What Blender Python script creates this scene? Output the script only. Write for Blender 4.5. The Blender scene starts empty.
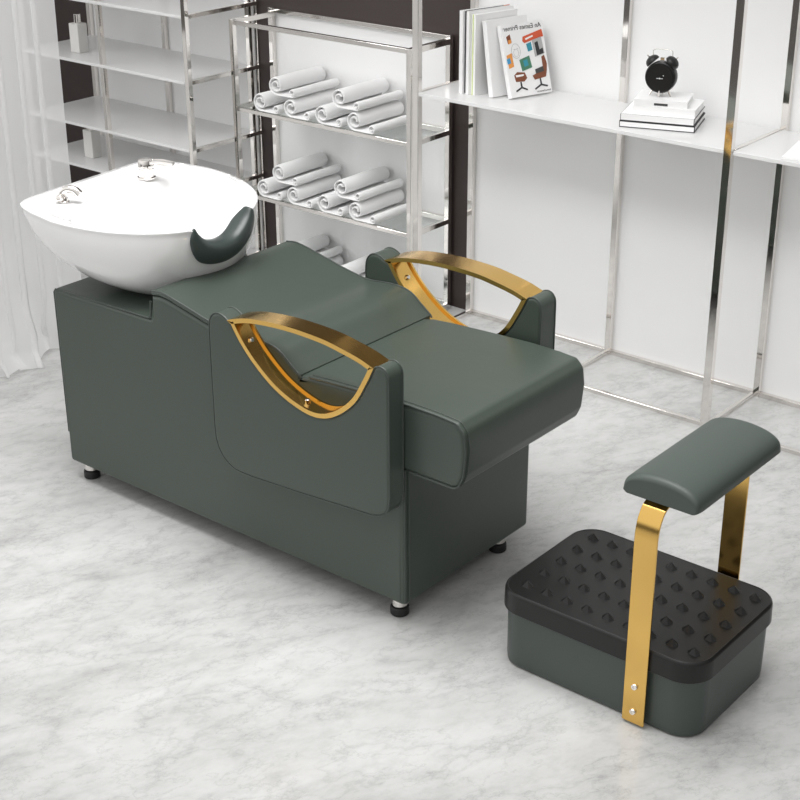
import bpy, math, random
from mathutils import Vector, Matrix
from mathutils.geometry import tessellate_polygon
random.seed(7)
PI = math.pi
SC = bpy.context.scene
COL = SC.collection
OFF = {}          # world offset of the thing a mesh belongs to

# ---------------------------------------------------------------- materials
def mat(name, col=(.8, .8, .8), rough=.5, metal=0., spec=.5, coat=0., coat_rough=.1, sheen=0.):
    m = bpy.data.materials.new(name); m.use_nodes = True
    b = m.node_tree.nodes['Principled BSDF']
    b.inputs['Base Color'].default_value = (*col, 1)
    b.inputs['Roughness'].default_value = rough
    b.inputs['Metallic'].default_value = metal
    b.inputs['Specular IOR Level'].default_value = spec
    b.inputs['Coat Weight'].default_value = coat
    b.inputs['Coat Roughness'].default_value = coat_rough
    b.inputs['Sheen Weight'].default_value = sheen
    return m

def nodes(m): return m.node_tree.nodes, m.node_tree.links, m.node_tree.nodes['Principled BSDF']

def noise_bump(m, scale, strength, dist=.001, detail=4):
    N, L, b = nodes(m)
    tc = N.new('ShaderNodeTexCoord'); n = N.new('ShaderNodeTexNoise')
    n.inputs['Scale'].default_value = scale; n.inputs['Detail'].default_value = detail
    bp = N.new('ShaderNodeBump'); bp.inputs['Strength'].default_value = strength; bp.inputs['Distance'].default_value = dist
    L.new(tc.outputs['Object'], n.inputs['Vector']); L.new(n.outputs['Fac'], bp.inputs['Height'])
    L.new(bp.outputs['Normal'], b.inputs['Normal'])
    return n

def leather():
    m = mat('green_leather', (.049, .065, .053), .40, spec=.55)
    N, L, b = nodes(m)
    n = noise_bump(m, 9, .25, .004, 3)
    return m
M = {}
M['leather'] = leather()
M['seam'] = mat('seam_piping', (.05, .062, .054), .45)
M['pad'] = mat('pad_leather', (.066, .083, .073), .46, spec=.45)
M['gold'] = mat('polished_gold', (.77, .49, .145), .17, 1.)
M['chrome'] = mat('chrome', (.86, .83, .80), .06, 1.)
M['ceramic'] = mat('white_ceramic', (.90, .90, .90), .07, spec=.6, coat=.6, coat_rough=.03)
M['gloss'] = mat('frosted_glass', (.93, .93, .93), .1, spec=.5)
def frosted(m):
    N, L, b = nodes(m); o = [n for n in N if n.type == 'OUTPUT_MATERIAL'][0]
    t = N.new('ShaderNodeBsdfTranslucent'); t.inputs[0].default_value = (.9, .9, .9, 1); tr = N.new('ShaderNodeBsdfTransparent')
    x = N.new('ShaderNodeMixShader'); x.inputs[0].default_value = .35; y = N.new('ShaderNodeMixShader'); y.inputs[0].default_value = .12
    L.new(b.outputs[0], x.inputs[1]); L.new(t.outputs[0], x.inputs[2]); L.new(x.outputs[0], y.inputs[1]); L.new(tr.outputs[0], y.inputs[2]); L.new(y.outputs[0], o.inputs[0])
frosted(M['gloss'])
M['panel'] = mat('white_back_panel', (.87, .87, .87), .28, spec=.4)
M['brown'] = mat('dark_brown_wall', (.046, .034, .032), .42, spec=.35)
M['white_wall'] = mat('white_wall', (.75, .75, .75), .7)
M['black'] = mat('black_rubber', (.012, .012, .012), .55)
M['blackgloss'] = mat('black_plastic', (.012, .0118, .0115), .36, spec=.35)
M['neck'] = mat('neck_rest_rubber', (.035, .048, .045), .33)
M['bin'] = mat('stool_box_plastic', (.052, .066, .059), .38)
M['towel'] = mat('white_towel', (.86, .86, .86), .9, spec=.1, sheen=.3)
noise_bump(M['towel'], 420, .35, .002, 2)
M['paper'] = mat('book_paper', (.82, .82, .81), .6)
M['bookwhite'] = mat('book_cover_white', (.84, .84, .84), .3)
M['ink'] = mat('black_ink', (.02, .02, .022), .4)
M['bottle'] = mat('bottle_white', (.70, .69, .67), .3)
M['rail'] = mat('polished_steel', (.80, .77, .74), .12, 1.)
for k, c in dict(red=(.62, .09, .03), brown2=(.20, .06, .025), teal=(.03, .27, .36), green2=(.06, .2, .12), orange=(.75, .3, .06),
                 blue=(.05, .3, .55), grey=(.42, .42, .42), lime=(.62, .72, .30), dark=(.05, .05, .05)).items():
    M[k] = mat('print_' + k, c, .45)

def marble():
    m = mat('marble_floor', (.6, .6, .6), .14, spec=.5)
    N, L, b = nodes(m)
    tc = N.new('ShaderNodeTexCoord'); mp = N.new('ShaderNodeMapping')
    mp.inputs['Scale'].default_value = (1.9, 1., 1.); pre = N.new('ShaderNodeMapping'); pre.inputs['Rotation'].default_value = (0, 0, math.radians(24))
    L.new(tc.outputs['Object'], pre.inputs['Vector']); L.new(pre.outputs['Vector'], mp.inputs['Vector'])
    def noise(scale, detail, rough, dist, w=0):
        n = N.new('ShaderNodeTexNoise'); n.inputs['Scale'].default_value = scale; n.inputs['Detail'].default_value = detail
        n.inputs['Roughness'].default_value = rough; n.inputs['Distortion'].default_value = dist
        L.new(mp.outputs['Vector'], n.inputs['Vector']); return n
    def ramp(src, stops):
        r = N.new('ShaderNodeValToRGB'); e = r.color_ramp.elements
        while len(e) < len(stops): e.new(.5)
        for i, (p, v) in enumerate(stops): e[i].position = p; e[i].color = (v[0], v[1], v[2], 1) if isinstance(v, tuple) else (v, v, v, 1)
        L.new(src, r.inputs['Fac']); return r
    def mul(a, c, fac=1.):
        x = N.new('ShaderNodeMix'); x.data_type = 'RGBA'; x.blend_type = 'MULTIPLY'; x.inputs[0].default_value = fac
        L.new(a, x.inputs[6]); L.new(c, x.inputs[7]); return x.outputs[2]
    n1 = noise(1.5, 9, .66, .1); base = ramp(n1.outputs['Fac'], [(.32, (.39, .39, .382)), (.44, (.50, .50, .492)), (.62, (.58, .58, .573))])
    # soft cloudy veins: |noise-.5|
    n2 = noise(1.9, 9, .60, .1)
    v = N.new('ShaderNodeMath'); v.operation = 'SUBTRACT'; v.inputs[1].default_value = .5; L.new(n2.outputs['Fac'], v.inputs[0])
    a = N.new('ShaderNodeMath'); a.operation = 'ABSOLUTE'; L.new(v.outputs[0], a.inputs[0])
    veins = ramp(a.outputs[0], [(0., .86), (.012, .95), (.05, 1.)])
    n3 = noise(4.2, 7, .66, .1)
    v3 = N.new('ShaderNodeMath'); v3.operation = 'SUBTRACT'; v3.inputs[1].default_value = .47; L.new(n3.outputs['Fac'], v3.inputs[0])
    a3 = N.new('ShaderNodeMath'); a3.operation = 'ABSOLUTE'; L.new(v3.outputs[0], a3.inputs[0])
    veins3 = ramp(a3.outputs[0], [(0., .84), (.008, .97), (.03, 1.)])
    n4 = noise(11, 8, .72, .2); fine = ramp(n4.outputs['Fac'], [(.3, .86), (.52, 1.0), (.8, 1.04)])
    c = mul(base.outputs[0], veins.outputs[0]); c = mul(c, veins3.outputs[0]); c = mul(c, fine.outputs[0])
    L.new(c, b.inputs['Base Color'])
    rr = ramp(n4.outputs['Fac'], [(.3, .10), (.8, .2)]); L.new(rr.outputs[0], b.inputs['Roughness'])
    return m
M['marble'] = marble()

def curtain_mat():
    m = bpy.data.materials.new('sheer_curtain'); m.use_nodes = True
    N, L = m.node_tree.nodes, m.node_tree.links; N.clear()
    o = N.new('ShaderNodeOutputMaterial'); d = N.new('ShaderNodeBsdfDiffuse'); t = N.new('ShaderNodeBsdfTranslucent'); tr = N.new('ShaderNodeBsdfTransparent')
    d.inputs[0].default_value = (.94, .94, .94, 1); t.inputs[0].default_value = (.94, .94, .94, 1)
    a = N.new('ShaderNodeMixShader'); a.inputs[0].default_value = .45; c = N.new('ShaderNodeMixShader'); c.inputs[0].default_value = .26
    L.new(d.outputs[0], a.inputs[1]); L.new(t.outputs[0], a.inputs[2]); L.new(a.outputs[0], c.inputs[1]); L.new(tr.outputs[0], c.inputs[2])
    L.new(c.outputs[0], o.inputs[0]); return m
M['curtain'] = curtain_mat()
def glass_mat():
    m = bpy.data.materials.new('clear_glass'); m.use_nodes = True
    N, L = m.node_tree.nodes, m.node_tree.links; N.clear()
    o = N.new('ShaderNodeOutputMaterial'); g = N.new('ShaderNodeBsdfGlossy'); t = N.new('ShaderNodeBsdfTransparent'); f = N.new('ShaderNodeLayerWeight'); mu = N.new('ShaderNodeMath'); x = N.new('ShaderNodeMixShader')
    g.inputs['Roughness'].default_value = .03; t.inputs[0].default_value = (.97, .985, .98, 1); f.inputs['Blend'].default_value = .2; mu.operation = 'MULTIPLY'; mu.inputs[1].default_value = .35; L.new(f.outputs['Facing'], mu.inputs[0])
    L.new(mu.outputs[0], x.inputs[0]); L.new(t.outputs[0], x.inputs[1]); L.new(g.outputs[0], x.inputs[2]); L.new(x.outputs[0], o.inputs[0]); return m
M['glass'] = glass_mat()

# ---------------------------------------------------------------- mesh helpers
class MB:
    def __init__(s): s.v = []; s.f = []; s.mi = []; s.tess = False
    def add(s, vs, fs, mi=0):
        o = len(s.v); s.v += [tuple(v) for v in vs]
        for f in fs: s.f.append(tuple(i + o for i in f)); s.mi.append(mi)
        return s
    def box(s, lo, hi, mi=0, T=None):
        x0, y0, z0 = lo; x1, y1, z1 = hi
        vs = [Vector(p) for p in ((x0, y0, z0), (x1, y0, z0), (x1, y1, z0), (x0, y1, z0), (x0, y0, z1), (x1, y0, z1), (x1, y1, z1), (x0, y1, z1))]
        if T: vs = [T @ v for v in vs]
        return s.add(vs, [(3, 2, 1, 0), (4, 5, 6, 7), (0, 1, 5, 4), (1, 2, 6, 5), (2, 3, 7, 6), (3, 0, 4, 7)], mi)
    def rings(s, R, cap0=True, cap1=True, mi=0, closed=True, loop=False):
        n = len(R[0]); vs = [p for r in R for p in r]; fs = []
        m = len(R)
        for i in range(m if loop else m - 1):
            a = i * n; b = ((i + 1) % m) * n
            for j in range(n if closed else n - 1):
                k = (j + 1) % n; fs.append((a + j, a + k, b + k, b + j))
        for use, base, rv in ((cap0, 0, True), (cap1, (m - 1) * n, False)):
            if not use: continue
            if n <= 12 or not s.tess: fs.append(tuple(range(base + n - 1, base - 1, -1)) if rv else tuple(range(base, base + n)))
            else:
                for t in tessellate_polygon([[Vector(vs[base + j]) for j in range(n)]]):
                    t = tuple(base + j for j in t); fs.append(t[::-1] if rv else t)
        return s.add(vs, fs, mi)
    def tube(s, path, r, n=10, closed=False, mi=0, rf=None):
        P = [Vector(p) for p in path]; m = len(P); R = []
        up = None
        for i in range(m):
            if closed: t = P[(i + 1) % m] - P[i - 1]
            else: t = P[min(i + 1, m - 1)] - P[max(i - 1, 0)]
            t.normalize()
            if up is None:
                up = Vector((0, 0, 1)) if abs(t.z) < .9 else Vector((1, 0, 0))
            up = (up - t * up.dot(t)).normalized(); sd = t.cross(up)
            rr = rf(i / (m - 1)) if rf else r
            R.append([P[i] + (up * math.sin(2 * PI * k / n) + sd * math.cos(2 * PI * k / n)) * rr for k in range(n)])
        return s.rings(R, not closed, not closed, mi, loop=closed)
    def lathe(s, prof, c=(0, 0, 0), n=32, T=None, mi=0):
        c = Vector(c); R = []
        for r, z in prof:
            ring = [Vector((r * math.cos(2 * PI * k / n), r * math.sin(2 * PI * k / n), z)) for k in range(n)]
            if T: ring = [T @ p for p in ring]
            R.append([p + c for p in ring])
        return s.rings(R, True, True, mi)

def obj(name, mb, m, parent=None, bevel=0, seg=3, smooth=True, local=False, wn=True, sub=0, ang=35):
    off = OFF.get(parent.name, Vector()) if (parent is not None and not local) else Vector()
    me = bpy.data.meshes.new(name)
    me.from_pydata([tuple(Vector(v) - off) for v in mb.v], [], mb.f)
    ms = m if isinstance(m, (list, tuple)) else [m]
    for x in ms: me.materials.append(x)
    if len(ms) > 1:
        for p, i in zip(me.polygons, mb.mi): p.material_index = i
    if smooth:
        for p in me.polygons: p.use_smooth = True
    import bmesh
    bm = bmesh.new(); bm.from_mesh(me); bmesh.ops.recalc_face_normals(bm, faces=bm.faces); bm.to_mesh(me); bm.free()
    if smooth: me.set_sharp_from_angle(angle=math.radians(ang))
    me.update()
    o = bpy.data.objects.new(name, me); COL.objects.link(o)
    if parent is not None: o.parent = parent; OFF[o.name] = off
    if bevel:
        b = o.modifiers.new('bevel', 'BEVEL'); b.width = bevel; b.segments = seg; b.limit_method = 'ANGLE'; b.angle_limit = math.radians(35); b.harden_normals = False
    if sub:
        u = o.modifiers.new('sub', 'SUBSURF'); u.levels = sub; u.render_levels = sub
    if wn and smooth:
        w = o.modifiers.new('wn', 'WEIGHTED_NORMAL'); w.keep_sharp = not bevel; w.weight = 80
    return o

def thing(name, label, cat, loc=(0, 0, 0), rz=0, group=None):
    o = bpy.data.objects.new(name, None); COL.objects.link(o); o.empty_display_size = .1
    o.location = loc; o.rotation_euler = (0, 0, rz); tag(o, label, cat, group); OFF[o.name] = Vector(loc); return o
def tag(o, label, cat, group=None):
    o['label'] = label; o['category'] = cat
    if group: o['group'] = group
    return o
def struct(o): o['kind'] = 'structure'; return o
def dup(root, loc, label, rz=None):
    r = root.copy(); COL.objects.link(r); r.location = loc; r['label'] = label
    if rz is not None: r.rotation_euler = (0, 0, rz)
    for ch in list(root.children):
        c = ch.copy(); COL.objects.link(c); c.parent = r
        for g in ch.children:
            d = g.copy(); COL.objects.link(d); d.parent = c
    return r

def round_poly(pts, rad, n=7):
    """round the corners of a 2D polygon; rad is one number or one per point"""
    out = []; N = len(pts)
    for i in range(N):
        p = Vector(pts[i]); a = Vector(pts[i - 1]); b = Vector(pts[(i + 1) % N])
        r = rad[i] if isinstance(rad, (list, tuple)) else rad
        u = (a - p); v = (b - p); lu, lv = u.length, v.length; u /= lu; v /= lv
        ang = math.acos(max(-1, min(1, u.dot(v))))
        if r <= 0 or ang > PI - .08: out.append((p.x, p.y)); continue
        d = min(r / math.tan(ang / 2), lu * .48, lv * .48); rr = d * math.tan(ang / 2)
        c = p + (u + v).normalized() * (rr / math.sin(ang / 2))
        s = p + u * d - c; e = p + v * d - c
        a0 = math.atan2(s.y, s.x); a1 = math.atan2(e.y, e.x); da = (a1 - a0 + PI) % (2 * PI) - PI
        for k in range(n + 1):
            t = a0 + da * k / n; out.append((c.x + rr * math.cos(t), c.y + rr * math.sin(t)))
    return out
def spline(pts, n=8):
    """Catmull-Rom through points (open)"""
    P = [Vector(p) for p in pts]; out = []
    for i in range(len(P) - 1):
        p0 = P[i - 1] if i else P[i] * 2 - P[i + 1]; p1 = P[i]; p2 = P[i + 1]; p3 = P[i + 2] if i + 2 < len(P) else P[i + 1] * 2 - P[i]
        for k in range(n):
            t = k / n
            out.append(.5 * ((2 * p1) + (p2 - p0) * t + (2 * p0 - 5 * p1 + 4 * p2 - p3) * t * t + (3 * p1 - p0 - 3 * p2 + p3) * t ** 3))
    out.append(P[-1]); return [tuple(p) for p in out]
def area2(p): return sum(p[i - 1][0] * p[i][1] - p[i][0] * p[i - 1][1] for i in range(len(p))) / 2
def inset(p, d):
    n = len(p); sgn = 1 if area2(p) > 0 else -1; out = []
    for i in range(n):
        a = Vector(p[i - 1]); b = Vector(p[i]); c = Vector(p[(i + 1) % n])
        e1 = (b - a).normalized() if (b - a).length > 1e-9 else Vector((0, 0)); e2 = (c - b).normalized() if (c - b).length > 1e-9 else e1
        n1 = Vector((-e1.y, e1.x)); n2 = Vector((-e2.y, e2.x)); m = (n1 + n2)
        if m.length < 1e-6: m = n1
        m.normalize(); k = d / max(.5, m.dot(n1)); q = b + m * (k * sgn); out.append((q.x, q.y))
    return out
def prism(mb, prof, a0, a1, r=.008, ax='y', n=5, mi=0, puff=0.):
    """extrude profile between a0 and a1 with rounded rims; ax='y': profile is (x,z); 'z': profile is (x,y)"""
    R = []
    def put(p, a): return [(x, a, z) if ax == 'y' else (x, z, a) for x, z in p]
    for k in range(n + 1):
        t = PI / 2 * k / n; R.append(put(inset(prof, r * (1 - math.sin(t))), a0 + r * (1 - math.cos(t))))
    for k in range(n + 1):
        t = PI / 2 * (1 - k / n); R.append(put(inset(prof, r * (1 - math.sin(t))), a1 - r * (1 - math.cos(t))))
    mb.tess = True
    return mb.rings(R, True, True, mi)

# ================================================================ SETTING
b = MB(); b.box((-6, -2.6, -.1), (5, 2.0, 0)); struct(obj('floor', b, M['marble'], smooth=False))
b = MB(); b.box((-3.8, 1.820, 0), (6, 1.95, 3.0)); struct(obj('wall_back', b, M['brown'], smooth=False))
b = MB(); b.box((-3.9, .35, 0), (-3.8, 1.95, 3.0)); struct(obj('wall_left', b, M['white_wall'], smooth=False))

# ================================================================ WASH CHAIR
Y0, Y1 = -.016, .515
chair = thing('wash_chair', 'dark green leather salon wash lounger with white basin and gold armrests', 'salon chair', (-.6, .25, 0))
top = [(-.834, .690), (-.79, .694), (-.72, .681), (-.617, .658), (-.528, .644), (-.46, .649), (-.41, .650), (-.37, .641), (-.335, .616), (-.302, .592)]
topS = spline(top, 5)
low_edge = [(x, z - .012) for x, z in topS if x < -.53]
# cabinet body
prof = [(-1.254, .053), (.034, .053), (.034, .4365), (-.3145, .4365), (-.3145, .52), (-.53, .52)] + low_edge[::-1] + [(-.838, .608), (-1.254, .601)]
rad = [.012, .012, .0, .0, .0, .0] + [0] * len(low_edge) + [.012, .014]
body_prof = round_poly(prof, rad)
b = MB(); prism(b, body_prof, Y0, .522, .014)
body = obj('cabinet', b, M['leather'], chair)
def piping(path3, r=.0028, closed=False):
    b = MB(); b.tube(path3, r, 8, closed); return b
# piping along the cabinet top on both faces + corner edges
for yy in (Y0 + .004, Y1 - .004):
    b = piping([(-1.25, yy, .15), (-1.251, yy, .590), (-1.244, yy, .599), (-1.05, yy, .6045), (-.852, yy, .6085), (-.843, yy, .615), (-.84, yy, .66)])
    obj('piping', b, M['seam'], body)
for yy in (Y0 + .004, Y0 + .018):
    b = piping([(.0335 if yy < Y0 + .01 else .0355, yy, z) for z in (.065, .2, .33, .432)], .0022); obj('piping', b, M['seam'], body)
# backrest cushion
low = [(-.302, .515), (-.53, .535)]
bp = topS + low + [(x, z) for x, z in low_edge[::-1]]
b = MB(); prism(b, bp, Y0 + .001, Y1 - .003, .006)
back = obj('backrest', b, M['leather'], chair)
for yy in (Y0 + .004, Y1 - .004):
    obj('piping', piping([(x, yy, z + .0) for x, z in topS] + [(-.298, yy, .585)]), M['seam'], back)
# seat cushion, overhanging the front
sp = [(-.314, .4375), (-.314, .586), (-.27, .596), (-.2, .601), (-.1, .606), (.05, .611), (.13, .610), (.187, .606), (.208, .585), (.214, .54), (.208, .475), (.195, .445), (.18, .436), (.05, .436)]
seat_prof = round_poly(sp, [0, .004, 0, 0, 0, 0, 0, .02, .03, 0, .03, .02, .01, 0])
b = MB(); prism(b, seat_prof, Y0 + .0018, .494, .013)
seat = obj('seat', b, M['leather'], chair)
outer = [p for p in seat_prof if p[0] > -.30]
for yy in (Y0 + .004,):
    obj('piping', piping([(x, yy, z) for x, z in outer]), M['seam'], seat)
for yy in (Y0 + .018,):
    q = inset(seat_prof, -.0006); q = [p for p in q if p[0] > -.29]
    obj('piping', piping([(x, yy, z) for x, z in q], .0016), M['seam'], seat)
# armrests -------------------------------------------------------
U = spline([(-.479, .716), (-.444, .665), (-.395, .615), (-.329, .568), (-.25, .538), (-.185, .533), (-.126, .556), (-.068, .606), (-.030, .668), (-.008, .712)], 5)
U[0] = (-.486, .712); 
def arm(y0, y1, flip, dx=0.):
    pr = [(-.557, .60)] + spline([(-.5565, .668), (-.553, .695), (-.541, .7135), (-.522, .7215), (-.503, .7185), (-.487, .710)], 4) + [(x, z) for x, z in U[1:]] + \
         spline([(-.003, .7155), (.010, .7185), (.024, .7135), (.0325, .700), (.034, .685)], 4) + \
         spline([(.034, .385), (.029, .353), (.013, .331), (-.02, .3195)], 4) + [(-.25, .302)] + spline([(-.43, .291), (-.49, .294), (-.53, .317), (-.552, .355), (-.557, .40)], 4)
    pr = [(x + dx, z) for x, z in pr]
    b = MB(); prism(b, pr, y0, y1, .008, n=4)
    a = obj('armrest', b, M['leather'], chair, ang=60)
    a['label'] = 'near side armrest with gold handle' if not flip else 'far side armrest beside the glass shelves'
    for yy in (y0 + .003, y1 - .003):
        obj('piping', piping([(x, yy, z) for x, z in pr], .0022, True), M['seam'], a)
    # gold lens-shaped trim : closed band with flanges on both edges
    up = spline([(-.012, .713), (-.05, .725), (-.101, .735), (-.174, .745), (-.291, .747), (-.407, .736), (-.484, .715)], 6)
    up = [(x + dx, z) for x, z in up]; lower = [(x + dx, z) for x, z in U]
    loop = lower + up[1:-1]
    th = .006; yo = y0 - .002; yi = y1 + .002
    inn = inset(loop, th); inn2 = inset(loop, th + .006); gw = .006
    if area2(loop) and abs(area2(inn)) > abs(area2(loop)): inn = inset(loop, -th); inn2 = inset(loop, -th - .006)
    R = []
    def ring(p, y): return [(x, y, z) for x, z in p]
    R = [ring(loop, yo), ring(inn2, yo), ring(inn2, yo + gw), ring(inn, yo + gw), ring(inn, yi - gw), ring(inn2, yi - gw), ring(inn2, yi), ring(loop, yi)]
    b = MB(); b.rings(R, False, False, loop=True)
    g = obj('gold_trim', b, M['gold'], a, wn=False, ang=50); g['label'] = 'gold metal lens-shaped handle trim'
    for (x, z, i) in ((-.442, .662, 0), (-.246, .541, 0)):
        x += dx
        b = MB(); nrm = (Vector((-.26 + dx, 0, .70)) - Vector((x, 0, z))).normalized()
        T = nrm.to_track_quat('Z', 'Y').to_matrix().to_4x4()
        b.lathe([(.0001, .0145), (.005, .0145), (.0068, .0125), (.0068, 0.0), (.0001, 0.0)], (x, (y0 + y1) / 2, z), 14, T)
        s = obj('screw', b, M['chrome'], a, wn=False); s['label'] = 'steel screw in the gold trim'
arm(-.073, -.0165, False); arm(.5155, .588, True, .018)
# feet
for (x, y) in ((-.012, .022), (-1.205, .022), (-.005, .435), (-1.205, .47)):
    b = MB(); b.lathe([(.0001, .028), (.020, .028), (.020, .0585), (.0001, .0585)], (x, y, 0), 24)
    f = obj('foot', b, M['chrome'], chair, wn=False); f['label'] = 'chrome foot'
    b = MB(); b.lathe([(.0001, 0), (.022, 0), (.0245, .003), (.0245, .021), (.022, .024), (.0001, .024)], (x, y, 0), 24)
    obj('rubber_pad', b, M['black'], f, wn=False)

# ---------------------------------------------------------------- basin
YC = .241
def dshape(t, xb, xf, hw, pw=2.12, pb=10., tp=.15):
    """D outline: t in 0..1 ; back nearly straight at xb, front ellipse reaching xf"""
    a = 2 * PI * t; ca, sa = math.cos(a), math.sin(a)
    xm = xb + (xf - xb) * .346
    def sg(v, p): return math.copysign(abs(v) ** p, v)
    if ca >= 0: p = 2 / pw; y = hw * sg(sa, p); return (xm + (xf - xm) * sg(ca, p) - .085 * y, YC + y)
    p = 2 / pb; x = xm + (xm - xb) * sg(ca, p); taper = 1 - tp * ((xm - x) / (xm - xb)) ** 1.5
    y = hw * sg(sa, p) * taper
    return (x - .085 * y, YC + y)
NB = 160
def basin_drop(x, y, z):
    # neck notch in the front rim
    zt = .780 + ((y - .212) / .108) ** 2 * .062; dr = max(0., RIM - zt - .001) if .1 < y < .33 else 0.
    f = max(0., min(1., (x + .93) / .10)); f = f * f * (3 - 2 * f); 
    return z - 1.05 * dr * f * max(0, (z - .66) / .175)
RIM = .836
def bring(xb, xf, hw, z, pw=2.12, pb=10., tp=.15):
    r = []
    for k in range(NB):
        x, y = dshape(k / NB, xb, xf, hw, pw, pb, tp); r.append((x, y, basin_drop(x, y, z)))
    return r
R = []
n = 16
for k in range(n + 1):     # outside, bottom -> rim
    s = k / n                                  # height fraction
    q = 1 - (1 - s) ** 2.3; q = q ** .80; pb = 2.4 + 7.6 * s ** 2; tp = .15 * s
    xb = -1.15 + (-1.390 + 1.15) * (s ** .85 * .5 + q * .5); xf = -.90 + (-.777 + .90) * q; hw = .13 + (.314 - .13) * q
    R.append(bring(xb, xf, hw, .603 + (RIM - .008 - .603) * s, pb=pb, tp=tp))
R.append(bring(-1.393, -.774, .316, RIM - .003)); R.append(bring(-1.390, -.777, .313, RIM))
R.append(bring(-1.372, -.796, .296, RIM, pb=12))
# inner : deck at the back, then bowl
R.append(bring(-1.235, -.800, .286, RIM - .004, pb=6, tp=.12)); R.append(bring(-1.215, -.806, .278, RIM - .014, pb=5, tp=.12))
for k in range(1, 11):
    s = k / 10; c = math.cos(s * PI / 2) ** .62 if s < 1 else .12
    c = max(c, .12)
    R.append(bring(-1.03 - .175 * c, -1.0 + .19 * c, .275 * c, RIM - .02 - .165 * s, pb=2.4 + 2.4 * (1 - s), tp=.1))
b = MB(); b.rings(R, True, True)
basin = obj('basin', b, M['ceramic'], chair, wn=False, ang=80); basin['label'] = 'white ceramic shampoo basin'
b = MB(); b.lathe([(.0001, 0), (.024, 0), (.026, .003), (.020, .006), (.0001, .004)], (-1.01, YC, RIM - .185), 24); o = obj('drain', b, M['chrome'], basin, wn=False)
# neck rest: crescent saddle over the notch
def rimx(y, o=0.):
    xf, xb, hw = -.774 - o, -1.393, .316 - o; xm = xb + (xf - xb) * .346; dy = y - YC
    return xm + (xf - xm) * max(0., 1 - abs(dy / hw) ** 2.12) ** (1 / 2.12) - .085 * dy
b = MB(); R = []
path = spline([(.112, .842), (.124, .820), (.146, .798), (.174, .786), (.206, .782), (.240, .787), (.271, .803), (.300, .825), (.322, .850)], 5)
m = len(path)
for i, (y, z) in enumerate(path):
    t = i / (m - 1); e = min(1., max(.03, (t / .26)) ** .7) * (1 if t < .8 else 1 - .62 * ((t - .8) / .2) ** 1.5)
    H = .066 * e * (1.02 - .3 * t); D = .040 * e
    tn = (Vector(path[min(i + 1, m - 1)]) - Vector(path[max(i - 1, 0)])).normalized(); nn = Vector((tn.y, -tn.x))   # points down/outward
    xc = rimx(y) - .024 + .020 * (1 - e)
    ring = []
    for (u, w) in ((-.9, -.02), (-.45, -.10), (.1, -.10), (.55, .0), (.72, .22), (.70, .55), (.50, .88), (.25, 1.0), (.08, .90), (.02, .55), (-.02, .25), (-.5, .16), (-.9, .12)):
        ring.append((xc + D * u + .012, y + nn.x * H * w, z + nn.y * H * w))
    R.append(ring)
b.rings(R, True, True)
nr = obj('neck_rest', b, M['neck'], basin, wn=False, ang=80, sub=1); nr['label'] = 'dark green rubber neck rest in the rim notch'
# faucet
FX, FY = -1.258, .368; b = MB()
b.lathe([(.0001, 0), (.027, 0), (.027, .004), (.0225, .006), (.0225, .028), (.021, .0295), (.021, .0315), (.0225, .033), (.0225, .052), (.020, .056), (.0001, .057)], (FX, FY, RIM - .001), 28)
T = Matrix.Translation((FX, FY, RIM + .044)) @ Matrix.Rotation(math.radians(30), 4, 'Z')
lev = [Vector((x, y, z)) for x, y, z in ((0, -.016, 0), (0, .016, 0), (.05, .013, .002), (.085, .010, -.004), (.085, -.010, -.004), (.05, -.013, .002))]
vs = [T @ v for v in lev] + [T @ (v + Vector((0, 0, .008))) for v in lev]
b.add(vs, [(5, 4, 3, 2, 1, 0), (6, 7, 8, 9, 10, 11)] + [(i, (i + 1) % 6, (i + 1) % 6 + 6, i + 6) for i in range(6)])
fa = obj('faucet', b, M['chrome'], basin, wn=False, ang=40); fa['label'] = 'chrome mixer tap with flat lever'
# hand shower in its holder
SX, SY = -1.262, .062; b = MB()
b.lathe([(.0001, 0), (.021, 0), (.021, .004), (.016, .007), (.014, .02), (.0001, .02)], (SX, SY, RIM - .001), 24)
pth = spline([(SX, SY, RIM + .01), (SX - .012, SY + .0, RIM + .034), (SX + .006, SY + .012, RIM + .052), (SX + .034, SY + .03, RIM + .048), (SX + .052, SY + .04, RIM + .030)], 6)
b.tube(pth, .012, 14, rf=lambda t: .011 + .009 * t)
T = Matrix.Rotation(math.radians(60), 4, 'X')
b.lathe([(.0001, -.013), (.009, -.012), (.0155, -.006), (.0155, .006), (.009, .012), (.0001, .013)], (SX - .008, SY - .022, RIM + .018), 20, T)
b.v = [(SX + (x - SX) * .66 + .004, SY + (y - SY) * .66, RIM - .001 + (z - RIM + .001) * .68) for x, y, z in b.v]
hs = obj('hand_shower', b, M['chrome'], basin, wn=False, ang=40); hs['label'] = 'chrome hand shower head in its holder'
b = MB(); b.tube([(-1.20, .36, .66), (-1.30, .37, .60), (-1.325, .37, .5), (-1.325, .37, .04), (-1.30, .37, .015), (-1.2, .37, .0145)], .0105, 12)
dp = obj('drain_hose', b, M['black'], chair, wn=False); dp['label'] = 'black drain hose behind the cabinet'

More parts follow.
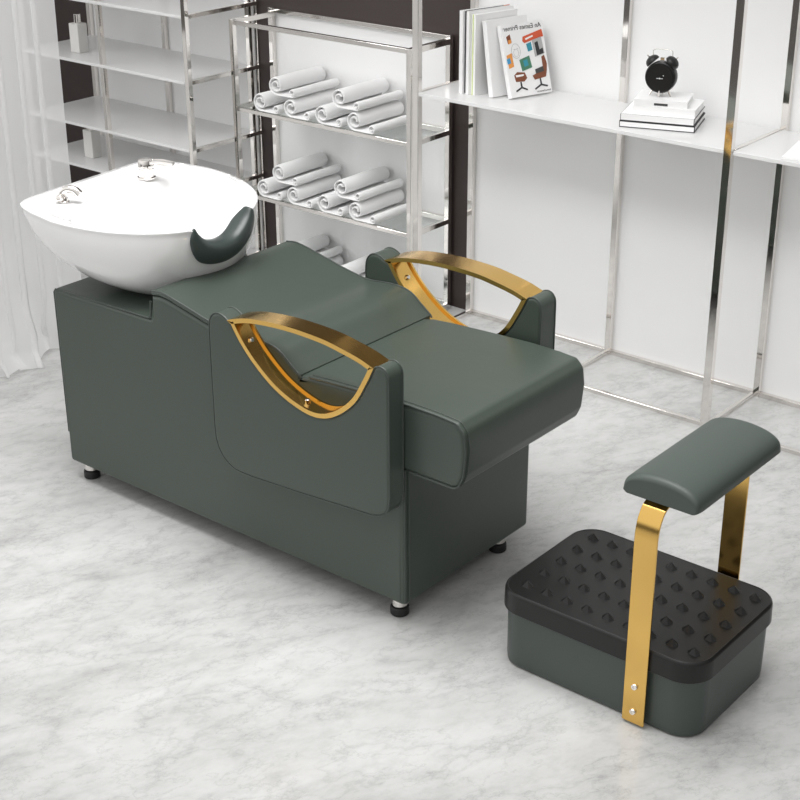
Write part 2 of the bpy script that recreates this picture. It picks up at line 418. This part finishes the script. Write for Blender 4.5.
# ================================================================ FOOT STOOL
stool = thing('pedicure_stool', 'dark green pedicure stool with black studded lid and gold-strapped padded rest', 'stool', (.567, .2, 0))
def rrect(x0, x1, y0, y1, r): return round_poly([(x0, y0), (x1, y0), (x1, y1), (x0, y1)], r, 10)
b = MB(); R = []
for z, d in ((0.001, .007), (.005, .002), (.02, .001), (.16, .0)):
    R.append([(x, y, z) for x, y in rrect(.300 + d, .834 - d, .010 + d, .390 - d, .062)])
b.rings(R, True, True); obj('box', b, M['bin'], stool, ang=50)
b = MB(); lp = rrect(.292, .842, .0, .40, .07)
R = []
for z, d in ((.153, .002), (.155, 0), (.198, 0.001), (.2035, .003), (.206, .007)):
    R.append([(x, y, z) for x, y in inset(lp, d)])
R.append([(x, y, .2045) for x, y in inset(lp, .010)])
b.rings(R, True, True)
lid = obj('lid', b, M['blackgloss'], stool, ang=50); lid['label'] = 'black rubbery lid with rows of raised studs'
# studs : small pyramids
first = None
for i in range(9):
    for j in range(5):
        x = .352 + i * .0556; y = .057 + j * .0715
        if first is None:
            b = MB(); s = .0165
            hx = [(s * 1.0 * math.cos(a), s * .8 * math.sin(a)) for a in [math.radians(d) for d in (0, 55, 125, 180, 235, 305)]]
            vs = [(p[0], p[1], 0) for p in hx] + [(0, 0, .016)]
            vs = [(v[0], v[1], v[2]) for v in vs]
            b.add(vs, [(k, (k + 1) % 6, 6) for k in range(6)] + [(5, 4, 3, 2, 1, 0)])
            OFFS = Vector((x, y, .2044))
            first = obj('stud', b, M['blackgloss'], lid, smooth=False, local=True); first.location = OFFS - OFF[stool.name]; o = first
        else:
            o = first.copy(); COL.objects.link(o); o.parent = lid; o.location = Vector((x, y, .2044)) - OFF[stool.name]
# straps
def strap(ys, dirn):
    x0, x1 = .664, .720; b = MB(); th = .005
    path = [(ys, .006), (ys, .20), (ys, .468)]
    arc = spline([(ys, .468), (ys + .001 * dirn, .492), (ys + .008 * dirn, .521), (ys + .025 * dirn, .547), (ys + .05 * dirn, .5575), (ys + .08 * dirn, .5605), (ys + .13 * dirn, .5605)], 5)
    P = [Vector(p) for p in path[:-1] + arc]; A = []; Bq = []
    for i, p in enumerate(P):
        t = (P[min(i + 1, len(P) - 1)] - P[max(i - 1, 0)]).normalized(); nrm = Vector((t.y, -t.x)) * dirn
        A.append(p - nrm * 0); Bq.append(p - nrm * th * (-1))
    R = [[(x0, a.x, a.y), (x1, a.x, a.y), (x1, q.x, q.y), (x0, q.x, q.y)] for a, q in zip(A, Bq)]
    b.rings(R, True, True); o = obj('strap', b, M['gold'], stool, bevel=.0008, seg=2, ang=30, wn=False)
    o['label'] = 'gold metal strap, near side' if dirn > 0 else 'gold metal strap, far side'
    for z in (.038, .105):
        b = MB(); T = Matrix.Rotation(math.radians(90 * dirn), 4, 'X')
        b.lathe([(.0001, -.0), (.0082, 0), (.0082, .003), (.0065, .0055), (.0032, .0055), (.0028, .003), (.0001, .003)], ((x0 + x1) / 2, ys - .0002 * dirn, z), 20, T)
        s = obj('screw', b, M['chrome'], o, wn=False); s['label'] = 'steel screw'
strap(-.0075, 1); strap(.412, -1)
# padded rest: domed section along x, swept along y
b = MB(); R = []
def dome(sc, h):
    p = []
    xc, hw = .692, .094 * sc
    p.append((xc - hw * .93, .5515)); p.append((xc + hw * .93, .5515))
    p += [(xc + hw, .557)]
    for k in range(1, 20):
        a = PI * k / 20; p.append((xc + hw * .985 * math.cos(a), .563 + h * math.sin(a) ** .75))
    p += [(xc - hw, .557)]
    return p
for y, sc, h in ((.008, .90, .030), (.010, .955, .037), (.016, .985, .0425), (.026, 1, .045), (.2, 1, .046), (.374, 1, .045), (.384, .985, .0425), (.390, .955, .037), (.392, .90, .030)):
    R.append([(x + .012, y + .008, z + .012) for x, z in dome(sc, h)])
b.rings(R, True, True); pd = obj('padded_rest', b, M['pad'], stool, ang=70); pd['label'] = 'green leather padded foot rest'

# ================================================================ SHELF UNITS
def bar(mb, lo, hi): mb.box(lo, hi)
S = .020
def post(parent, x, y, z1, w=.02, d=.02, z0=0.0, name='post'):
    b = MB(); b.box((x - w / 2, y - d / 2, z0), (x + w / 2, y + d / 2, z1)); return obj(name, b, M['chrome'], parent, bevel=.0012, seg=2, wn=False)
def rail(parent, lo, hi): b = MB(); b.box(lo, hi); return obj('rail', b, M['rail'], parent, bevel=.001, seg=1, wn=False)

# right unit ------------------------------------------------
un = thing('display_shelf', 'tall chrome-framed shelf unit at right with white back panel and one white shelf', 'shelf', (-.25, 1.65, 0))
HT = 2.1
b = MB(); b.box((-1.118, 1.811, 0), (1.25, 1.819, HT)); o = obj('back_panel', b, M['panel'], un, smooth=False); o['label'] = 'white back panel'
for x in (-1.128, .052, 1.232): post(un, x, 1.482, HT, .026, .022)
for x in (-1.128, -.510, .072, .655, 1.236): post(un, x, 1.80, HT, .022, .020)
for (xa, xb) in ((-1.115, .039), (.065, 1.219)): rail(un, (xa, 1.474, .0), (xb, 1.490, .014))
for (xa, xb) in ((-1.117, -.521), (-.499, .061), (.083, .644), (.666, 1.225)): rail(un, (xa, 1.792, .0), (xb, 1.810, .016))
for xf, xb in ((-1.128, -1.128), (-.51, -.51), (.062, .062), (.655, .655), (1.234, 1.234)): rail(un, (xf - .007, 1.491, .0), (xb + .007, 1.792, .014))
for (xa, xb) in ((-1.116, .051), (.071, 1.22)):
    b = MB(); b.box((xa, 1.472, .893), (xb, 1.789, .905)); o = obj('shelf_board', b, M['gloss'], un, bevel=.001, seg=2); o['label'] = 'thin glossy white shelf board'
rail(un, (.053, 1.493, .888), (.069, 1.79, .906)); rail(un, (-1.137, 1.493, .885), (-1.119, 1.79, .907))

# towel rack ------------------------------------------------
tr = thing('towel_rack', 'low chrome-framed rack with white back panel holding rolled towels', 'rack', (-1.66, 1.67, 0))
TX0, TX1, TYF, TYB = -2.085, -1.222, 1.56, 1.80
b = MB(); b.box((-2.115, 1.811, 0), (-1.240, 1.819, 1.03)); o = obj('back_panel', b, M['panel'], tr, smooth=False); o['label'] = 'white back panel'
for x in (TX0, TX1): post(tr, x, TYF, 1.027)
for x in (-2.112, -1.236): post(tr, x, TYB, 1.035)
rail(tr, (TX0 + .01, TYF - .009, 1.009), (TX1 - .01, TYF + .009, 1.026)); rail(tr, (-2.102, TYB - .009, 1.018), (-1.246, TYB + .009, 1.034))
for z in (.697, .360, .024):
    rail(tr, (TX0 + .01, TYF - .008, z - .016), (TX1 - .01, TYF + .008, z - .001))
    rail(tr, (TX1 - .012, TYF + .01, z - .018), (TX1 + .006, TYB - .01, z)); rail(tr, (TX0 - .012, TYF + .01, z - .018), (TX0 + .006, TYB - .01, z))
    rail(tr, (-2.10, TYB - .009, z - .018), (-1.246, TYB + .009, z))
    b = MB(); b.box((TX0 + .006, TYF - .006, z - .001), (TX1 - .012, TYB - .009, z + .003)); o = obj('shelf_board', b, M['glass'], tr, smooth=False); o['label'] = 'clear glass shelf board'
rail(tr, (TX1 - .012, TYF + .01, 1.006), (TX1 + .006, TYB - .01, 1.027)); rail(tr, (TX0 - .012, TYF + .01, 1.006), (TX0 + .006, TYB - .01, 1.027))

# left unit -------------------------------------------------
lu = thing('glass_shelf', 'tall chrome-framed white shelf unit behind the basin, partly behind the curtain', 'shelf', (-2.71, 1.62, 0))
LYF = 1.43
b = MB(); b.box((-3.215, 1.811, 0), (-2.225, 1.819, HT)); o = obj('back_panel', b, M['panel'], lu, smooth=False); o['label'] = 'white back panel'
for x in (-3.20, -2.70, -2.205): post(lu, x, LYF, HT)
for x in (-3.21, -2.735, -2.24): post(lu, x, 1.80, HT)
for z in (1.046, .797, .531, .353, .02, 1.35):
    b = MB(); b.box((-3.20, LYF - .012, z - .012), (-2.215, 1.79, z)); o = obj('shelf_board', b, M['gloss'], lu, bevel=.001, seg=1)
    rail(lu, (-2.214, LYF + .01, z - .014), (-2.196, 1.812, z + .002)); 
b = MB(); b.box((-2.215, 1.812, 0), (-2.205, 1.822, 3.0)); struct(obj('trim_1', b, M['rail'], smooth=False))

# ================================================================ TOWELS
def towel_mesh(seed):
    rnd = random.Random(seed); P = []
    turns = 1.72 + rnd.uniform(-.08, .1); r0, r1 = .010, .0340; n = 46
    a_end = -PI / 2
    for k in range(n + 1):
        t = k / n; a = a_end - turns * 2 * PI * (1 - t); r = r0 + (r1 - r0) * t
        P.append(Vector((r * math.cos(a) * 1.03, .0385 + r * math.sin(a))))
    P += [Vector((x, .0049)) for x in (.018, .034, .05, .064)]
    cx = .080; rs = .0155; n2 = 30; t2 = 1.3
    for k in range(1, n2 + 1):
        t = k / n2; a = -PI / 2 + t2 * 2 * PI * t; r = rs + (.005 - rs) * t
        P.append(Vector((cx + r * math.cos(a), .0204 + r * math.sin(a))))
    w = .0032; A = []; B = []
    for i, p in enumerate(P):
        t = (P[min(i + 1, len(P) - 1)] - P[max(i - 1, 0)]).normalized(); nn = Vector((-t.y, t.x))
        A.append(p + nn * w); B.append(p - nn * w)
    loop = A + B[::-1]
    ys = [0, .002, .007] + [.03 + .22 * k / 6 for k in range(6)] + [.243, .248, .25]
    b = MB(); R = []
    ph = rnd.uniform(0, 6)
    for yi, y in enumerate(ys):
        e = min(y, .25 - y); sh = (1 - min(1, e / .006)) * .0016
        lp = inset(loop, sh) if sh > 1e-5 else loop
        wob = .0012 * math.sin(y * 40 + ph)
        R.append([(x + wob, y, z) for x, z in lp])
    # side skin + end strips (quads between A and B so the concave end caps mesh well)
    b.rings(R, False, False); na = len(A); nl = len(loop)
    for base, rv in ((0, 1), ((len(R) - 1) * nl, 0)):
        for i in range(na - 1):
            f = (base + i, base + i + 1, base + nl - 2 - i, base + nl - 1 - i); b.f.append(f[::-1] if rv else f); b.mi.append(0)
    return b
first = None; TW = []
shelves = ((.7005, 'top', True), (.3635, 'middle', True), (.0275, 'bottom', True))
order = ['leftmost', 'second from the left', 'third from the left', 'rightmost']
protos = []
for z, sn, _ in shelves:
    spots = [(-1.936 + i * .157, z, order[i] + ' of four below') for i in range(4)] + [(-1.852, z + .0735, 'left one on top'), (-1.536, z + .0735, 'right one on top')]
    for i, (x, zz, wh) in enumerate(spots):
        lab = 'white rolled towel, %s rack shelf, %s' % (sn, wh)
        if len(protos) < 3:
            o = obj('rolled_towel', towel_mesh(len(protos)), M['towel'], wn=False, ang=60); protos.append(o)
        else:
            o = protos[(i * 2 + len(sn)) % 3].copy(); COL.objects.link(o)
        o.location = (x, 1.54, zz)
        tag(o, lab, 'towel', 'rolled towels on the %s shelf' % sn)

# ================================================================ BOTTLES
bt = thing('pump_bottle', 'white square bottle with silver cap on the upper shelf beside the curtain', 'bottle', (-2.962, 1.53, .7975), 0, 'white bottles on the left shelf')
b = MB(); b.box((-.028, -.025, 0), (.028, .025, .118)); o = obj('bottle_body', b, M['bottle'], bt, bevel=.003, local=True)
b = MB(); b.lathe([(.0001, .118), (.014, .118), (.014, .153), (.0125, .155), (.0001, .155)], n=20); o = obj('cap', b, M['chrome'], bt, local=True, wn=False); o['label'] = 'silver screw cap'
dup(bt, (-2.942, 1.535, .3535), 'white square bottle on the lowest visible shelf, beneath the other bottle')

# ================================================================ BOOKS
def book(name, w, d, t, cov=.0025, covmat='bookwhite', label='', group=None, loc=(0, 0, 0), rot=None, spine_mat=None):
    """lying book, w along x (spine at -y side), d along y, t thick; origin at centre of its base"""
    th = thing(name, label, 'book', loc, 0, group)
    if rot: th.rotation_euler = rot
    b = MB(); b.box((-w / 2, -d / 2, 0), (w / 2, d / 2, cov)); b.box((-w / 2, -d / 2, t - cov), (w / 2, d / 2, t)); b.box((-w / 2, -d / 2, cov), (w / 2, -d / 2 + cov, t - cov))
    obj('cover', b, M[covmat], th, local=True, smooth=False)
    b = MB(); b.box((-w / 2 + .003, -d / 2 + cov + .0003, cov), (w / 2 - .003, d / 2 - .003, t - cov)); obj('pages', b, M['paper'], th, local=True, smooth=False)
    return th
sx, sy, sr = -.262, 1.633, math.radians(19)
G = 'books stacked under the clock'
k1 = book('book', .235, .185, .020, .0022, 'ink', 'white-paged book with black cover at the bottom of the stack under the clock', G, (sx, sy, .9055), (0, 0, sr))
k2 = book('book', .230, .182, .021, .0022, 'ink', 'large white-topped book second from the bottom of the stack under the clock', G, (sx, sy - .001, .9258), (0, 0, sr))
b = MB(); b.box((-.113, -.089, .021), (.113, .089, .0222)); o = obj('dust_jacket', b, M['bookwhite'], k2, local=True, smooth=False)
b = MB(); b.box((-.113, -.0925, .003), (.113, -.0911, .021)); obj('spine_label', b, M['bookwhite'], k2, local=True, smooth=False)
b = MB(); b.box((-.115, -.0940, .003), (.115, -.0926, .017)); obj('spine_label', b, M['bookwhite'], k1, local=True, smooth=False)
k3 = book('book', .195, .150, .021, .0015, 'bookwhite', 'smaller white book third from the bottom of the stack under the clock', G, (sx + .012, sy + .012, .9482), (0, 0, sr - .02))
k4 = book('book', .165, .132, .020, .0015, 'bookwhite', 'small white book on top of the stack, directly beneath the clock', G, (sx - .002, sy + .004, .9695), (0, 0, sr + .03))
b = MB(); b.box((-.02, -.0668, .004), (.022, -.0661, .011)); obj('spine_print', b, M['dark'], k4, local=True, smooth=False)

# standing books: spine towards -y, cover towards +x
def standing(label, x, yfront, h, d, t, tilt, rz, cm='bookwhite', name='book', extra=None):
    """origin: bottom of the spine edge, +x face; leans towards -x by tilt"""
    th = thing(name, label, 'book', (x, yfront, .9055 + t * math.sin(tilt)), 0, 'books standing at the left end of the white shelf')
    th.rotation_euler = (0, -tilt, rz)
    c = .002
    b = MB(); b.box((-c, 0, 0), (0, d, h)); b.box((-t, 0, 0), (-t + c, d, h)); b.box((-t + c, 0, 0), (-c, c, h))
    obj('cover', b, M[cm], th, local=True, smooth=False)
    b = MB(); b.box((-t + c, c + .0003, .003), (-c, d - .004, h - .003)); obj('pages', b, M['paper'], th, local=True, smooth=False)
    return th
rz = math.radians(-14)
A = standing('white book standing furthest left in the row on the white shelf', -.9865, 1.5475, .276, .19, .018, 0, rz)
Bk = standing('tall book with black top edge standing second from the left in the row', -.9635, 1.5515, .276, .19, .018, 0, rz)
b = MB(); b.box((-.020, -.0012, .004), (-.0145, -.0002, .276)); b.box((-.0176, 0, .2762), (-.0145, .16, .2775)); obj('spine_print', b, M['ink'], Bk, local=True, smooth=False)
b = MB(); b.box((-.0176, .16, .2762), (-.0145, .168, .2775)); obj('spine_print', b, M['orange'], Bk, local=True, smooth=False)
b = MB(); b.box((-.0176, .168, .2762), (-.0145, .186, .2775)); obj('spine_print', b, M['red'], Bk, local=True, smooth=False)
Ck = standing('white book with pale lime spine stripe standing in the row on the white shelf', -.9400, 1.556, .268, .18, .021, 0, rz)
b = MB(); b.box((-.015, -.0012, .0), (-.0105, -.0002, .268)); obj('spine_print', b, M['lime'], Ck, local=True, smooth=False)
Dk = standing('white book leaning slightly left with a dark cover side, between lime-striped and pictured books', -.8680, 1.562, .250, .175, .0215, math.radians(9.8), rz)
b = MB(); b.box((-.0235, .002, .002), (-.0222, .168, .240)); obj('cover_print', b, M['dark'], Dk, local=True, smooth=False)
Ek = standing('white book leaning left with colourful pictures and chairs on its cover', -.8060, 1.583, .240, .172, .020, math.radians(17.5), math.radians(-17))
OFFE = .0006
def patch(pts, m, name='cover_picture', th=.0005):
    b = MB(); n = len(pts)
    b.add([(OFFE - .0003, u, v) for u, v in pts] + [(OFFE + th, u, v) for u, v in pts], [tuple(range(n)), tuple(range(2 * n - 1, n - 1, -1))] + [(i, (i + 1) % n, (i + 1) % n + n, i + n) for i in range(n)])
    return obj(name, b, M[m], Ek, local=True, smooth=False)
def uv(px, py):        # picture position on the cover from fractions: px 0..1 along width, py 0..1 downwards
    return (px * .172, (1 - py) * .240)
def P(m, *pts, name='cover_picture'): return patch([uv(*p) for p in pts], m, name)
P('red', (.48, .195), (.96, .125), (.98, .225), (.80, .245), (.50, .285), (.46, .255))
P('bookwhite', (.53, .222), (.72, .190), (.73, .210), (.54, .246)).location.x = .0004
P('brown2', (.09, .17), (.18, .14), (.20, .25), (.11, .27)); P('orange', (.12, .22), (.19, .21), (.19, .26), (.12, .27)).location.x = .0004
ov = [(.27 + .105 * math.cos(a), .375 + .10 * math.sin(a)) for a in [2 * PI * k / 20 for k in range(20)]]
b = MB(); b.tube([(OFFE, *uv(*p)) for p in ov], .0006, 5, closed=True); b.tube([(OFFE, *uv(.27 + .06 * math.cos(a), .40 + .05 * math.sin(a))) for a in [2 * PI * k / 12 for k in range(12)]], .0005, 5, closed=True)
b.tube([(OFFE, *uv(.22, .35)), (OFFE, *uv(.26, .35))], .0007, 5); b.tube([(OFFE, *uv(.29, .345)), (OFFE, *uv(.33, .345))], .0007, 5)
obj('cover_picture', b, M['grey'], Ek, local=True, wn=False)
P('teal', (.54, .30), (.66, .28), (.67, .39), (.56, .405))
P('grey', (.69, .255), (.92, .225), (.95, .46), (.71, .49)); P('ink', (.74, .30), (.82, .28), (.84, .40), (.92, .38), (.93, .455), (.76, .475)).location.x = .0004
P('orange', (.03, .42), (.16, .395), (.17, .58), (.05, .60)); P('blue', (.02, .47), (.10, .455), (.11, .53), (.03, .54)).location.x = .0004
P('green2', (.32, .50), (.57, .46), (.60, .625), (.35, .66)); P('teal', (.40, .52), (.50, .505), (.52, .59), (.42, .605)).location.x = .0004
# brown lounge chair and ottoman silhouettes
P('brown2', (.86, .50), (.93, .48), (.97, .60), (.94, .70), (.90, .78), (.62, .80), (.58, .74), (.66, .72), (.86, .70)); P('dark', (.66, .66), (.86, .63), (.87, .70), (.67, .72)).location.x = .0004
P('ink', (.74, .79), (.77, .79), (.78, .87), (.92, .90), (.90, .92), (.76, .89), (.60, .94), (.59, .92), (.74, .87))
P('brown2', (.14, .70), (.22, .66), (.40, .68), (.44, .76), (.36, .80), (.16, .79)); P('bookwhite', (.17, .70), (.37, .70), (.36, .725), (.18, .73)).location.x = .0004
P('ink', (.26, .80), (.29, .80), (.30, .87), (.42, .91), (.40, .925), (.28, .89), (.14, .93), (.13, .91), (.26, .87))
def text_mesh(txt, size, m, parent, mtx, name):
    cu = bpy.data.curves.new('t', 'FONT'); cu.body = txt; cu.size = size; cu.extrude = .0002; cu.align_x = 'CENTER'
    t = bpy.data.objects.new('t', cu); COL.objects.link(t)
    me = bpy.data.meshes.new_from_object(t.evaluated_get(bpy.context.evaluated_depsgraph_get()) if False else t)
    bpy.data.objects.remove(t); me.name = name
    me.transform(mtx); me.materials.clear(); me.materials.append(m)
    o = bpy.data.objects.new(name, me); COL.objects.link(o); o.parent = parent; return o
# mirrored lettering, as in the picture: text x -> -y on the cover
u, v = uv(.5, .092)
mt = Matrix(((0, 0, 1, OFFE + .0002), (-1, 0, 0, u), (0, 1, 0, v), (0, 0, 0, 1)))
o = text_mesh('An Eames Primer', .0225, M['dark'], Ek, mt, 'cover_title')
u, v = uv(.80, .975)
mt = Matrix(((0, 0, 1, OFFE + .0002), (-1, 0, 0, u), (0, 1, 0, v), (0, 0, 0, 1)))
text_mesh('Eames Demetrios', .008, M['dark'], Ek, mt, 'cover_author')
# a thin booklet lying at the right end of the shelf
bl = book('booklet', .15, .20, .006, .001, 'bookwhite', 'thin white booklet lying on the shelf at the right edge of the photo', None, (.27, 1.60, .9055), (0, 0, math.radians(12)))

# ================================================================ ALARM CLOCK
ck = thing('alarm_clock', 'black twin-bell alarm clock standing on a stack of books', 'clock', (sx - .010, sy - .008, .9900), math.radians(15)); ck.scale = (.9, .9, .9)
# local: faces -y
CZ = .068; RT = Matrix.Rotation(math.radians(90), 4, 'X')
b = MB(); b.lathe([(.0001, -.026), (.040, -.026), (.049, -.022), (.0535, -.014), (.0545, .0), (.0545, .014), (.0525, .019), (.049, .021), (.047, .0185), (.0001, .0185)], (0, 0, CZ), 48, RT)
o = obj('clock_body', b, M['blackgloss'], ck, local=True, wn=False)
b = MB(); b.lathe([(.0001, .0186), (.0465, .0186), (.0465, .0195), (.0001, .0195)], (0, 0, CZ), 48, RT); fc = obj('clock_face', b, M['blackgloss'], ck, local=True, wn=False)
b = MB()
b.box((-.012, -.0208, CZ - .004), (.010, -.0198, CZ - .0025)); b.box((-.002, -.0208, CZ - .006), (.0, -.0198, CZ + .0)); b.box((.010, -.0208, CZ + .006), (.013, -.0198, CZ + .009))
obj('clock_hands', b, M['bookwhite'], fc, local=True, smooth=False)
for s in (-1, 1):
    T = Matrix.Translation((s * .034, 0, CZ + .050)) @ Matrix.Rotation(math.radians(44) * s, 4, 'Y')
    b = MB(); pr = [(.0001, .022)] + [(.0255 * math.sin(a), .019 * math.cos(a)) for a in [PI / 2 * k / 8 for k in range(1, 9)]] + [(.0255, -.004), (.021, -.004), (.0001, -.002)]
    b.lathe(pr, (0, 0, 0), 28); b.v = [tuple(T @ Vector(p)) for p in b.v]
    bl_ = obj('bell', b, M['blackgloss'], ck, local=True, wn=False)
    b = MB(); b.lathe([(.0001, .021), (.003, .021), (.003, .028), (.0001, .029)], (0, 0, 0), 12); b.v = [tuple(T @ Vector(p)) for p in b.v]; obj('bell_nut', b, M['chrome'], bl_, local=True, wn=False)
    b = MB(); b.tube([(s * .026, 0, CZ - .046), (s * .037, -.004, .002)], .0035, 10, rf=lambda t: .0045 - .0015 * t); obj('leg', b, M['chrome'], ck, local=True, wn=False)
b = MB(); b.tube([(0, .014, CZ - .05), (0, .03, .002)], .003, 10); obj('leg', b, M['chrome'], ck, local=True, wn=False)
b = MB(); b.tube([(0, -.016, CZ - .046), (0, -.024, .003)], .0035, 10); obj('leg', b, M['chrome'], ck, local=True, wn=False)
b = MB(); b.tube(spline([(-.034, 0, CZ + .070), (-.034, 0, CZ + .084), (-.029, 0, CZ + .091), (0, 0, CZ + .093), (.029, 0, CZ + .091), (.034, 0, CZ + .084), (.034, 0, CZ + .070)], 5), .0016, 8); obj('handle', b, M['rail'], ck, local=True, wn=False)
b = MB(); b.box((-.007, -.003, CZ + .052), (.007, .003, CZ + .066)); b.box((-.001, -.001, CZ + .050), (.001, .001, CZ + .055)); obj('hammer', b, M['chrome'], ck, local=True, wn=False)

# ================================================================ CURTAIN
b = MB(); nz = 70; ns = 520
ya, yb = -.62, .708; per = .080; rows = []
def cx_cy(s, z):
    u = (yb - s) / per; k = math.floor(u); t = u - k
    jit = .25 * math.sin(k * 2.4) 
    # one pleat: a gently bowed run, then the cloth doubles back on itself and forward again
    if t < .62: q = t / .62; dy = q * (1 + .26); dx = -.010 * math.sin(PI * q)
    elif t < .81: q = (t - .62) / .19; dy = 1.26 - .26 * q; dx = .004 * math.sin(PI * q) + .006 * q
    else: q = (t - .81) / .19; dy = 1.0; dx = .006 * (1 - q); dy = 1.0
    lo = max(0., 1 - z / .36); lo2 = lo * lo
    x = -2.045 + dx + lo2 * (.03 * math.sin(s * 17 + 1) + .012 + .022 * math.sin(s * 41 + z * 9))
    y = yb - (k + dy * (1 - .1 * jit) ) * per + .012 * lo2 * math.sin(s * 23 + z * 30) - .004 * math.sin(z * 2.5 + k)
    if z < .05: x += (.05 - z) * .5 * (1 + .6 * math.sin(s * 31))
    zz = z + lo2 * .02 * (math.sin(s * 37) * .5 + .5) * (1 if z < .1 else 0)
    return (x, y, max(.002, zz))
for i in range(nz + 1):
    z = 2.6 * (i / nz) ** 2.2
    rows.append([cx_cy(ya + (yb - ya) * k / ns, z) for k in range(ns + 1)])
vs = [p for r in rows for p in r]; fs = []
for i in range(nz):
    for k in range(ns):
        a = i * (ns + 1) + k; fs.append((a, a + 1, a + ns + 2, a + ns + 1))
b.add(vs, fs); cu = obj('curtain', b, M['curtain'], wn=False, ang=180)
tag(cu, 'sheer white pleated curtain hanging to the floor left of the wash basin', 'curtain')

# ================================================================ LIGHT
w = bpy.data.worlds.new('World'); SC.world = w; w.use_nodes = True
N, L = w.node_tree.nodes, w.node_tree.links
bg = N['Background']; tc = N.new('ShaderNodeTexCoord'); dt = N.new('ShaderNodeVectorMath'); dt.operation = 'DOT_PRODUCT'
dt.inputs[1].default_value = Vector((-.40, -.50, .77)).normalized(); L.new(tc.outputs['Generated'], dt.inputs[0])
rp = N.new('ShaderNodeValToRGB'); e = rp.color_ramp.elements
e[0].position = .28; e[0].color = (.17, .165, .16, 1); e[1].position = .86; e[1].color = (1, .992, .98, 1)
m_ = e.new(.5); m_.color = (.42, .41, .40, 1)
mp = N.new('ShaderNodeMapRange'); mp.inputs['From Min'].default_value = -1; mp.inputs['From Max'].default_value = 1
L.new(dt.outputs['Value'], mp.inputs['Value']); L.new(mp.outputs[0], rp.inputs['Fac']); 
lo_ = N.new('ShaderNodeSeparateXYZ'); L.new(tc.outputs['Generated'], lo_.inputs[0]); lm = N.new('ShaderNodeMapRange'); L.new(lo_.outputs['Z'], lm.inputs['Value'])
lm.inputs['From Min'].default_value = -.06; lm.inputs['From Max'].default_value = .10
dk = N.new('ShaderNodeMix'); dk.data_type = 'RGBA'; dk.inputs[6].default_value = (.10, .095, .09, 1)
L.new(lm.outputs[0], dk.inputs[0]); L.new(rp.outputs[0], dk.inputs[7]); L.new(dk.outputs[2], bg.inputs['Color'])
bg.inputs['Strength'].default_value = .96
def area(name, loc, target, size, energy, col=(1, 1, 1)):
    l = bpy.data.lights.new(name, 'AREA'); l.shape = 'RECTANGLE'; l.size, l.size_y = size; l.energy = energy; l.color = col
    o = bpy.data.objects.new(name, l); COL.objects.link(o); o.location = loc
    o.rotation_euler = (Vector(target) - Vector(loc)).to_track_quat('-Z', 'Y').to_euler(); return o
cl = area('ceiling_light_panel', (-.4, -.1, 3.3), (-.4, .0, 0), (2.6, 1.6), 26); cl.data.spread = math.radians(80)
cr = area('back_wall_fill_light', (-.7, -.1, 2.6), (-.7, 1.8, .55), (3.6, .5), 5.0); cr.data.spread = math.radians(55)  # added off-frame fill, no real fixture: brightens back wall and shelves
area('window_light', (-3.6, -.6, 1.7), (-1.0, -.1, .7), (2.2, 2.0), 24)

# ================================================================ CAMERA
f = 1510.5; a, bb, r = map(math.radians, (39.434, 24.702, -.234))
fw = Vector((-math.sin(a) * math.cos(bb), math.cos(a) * math.cos(bb), -math.sin(bb))); rt = Vector((math.cos(a), math.sin(a), 0)); up = rt.cross(fw)
rt2 = rt * math.cos(r) + up * math.sin(r); up2 = up * math.cos(r) - rt * math.sin(r)
cam = bpy.data.cameras.new('camera'); co = bpy.data.objects.new('camera', cam); COL.objects.link(co)
cam.sensor_width = 36; cam.lens = f / 800 * 36; cam.clip_end = 100
mw = Matrix((rt2, up2, -fw)).transposed().to_4x4(); mw.translation = Vector((2.066437, -2.501157, 2.1)); co.matrix_world = mw
SC.camera = co
vs_ = SC.view_settings; SC.display_settings.display_device = 'sRGB'; vs_.view_transform = 'Standard'; vs_.look = 'None'; vs_.gamma = 1; vs_.use_curve_mapping = False; vs_.exposure = 0.09
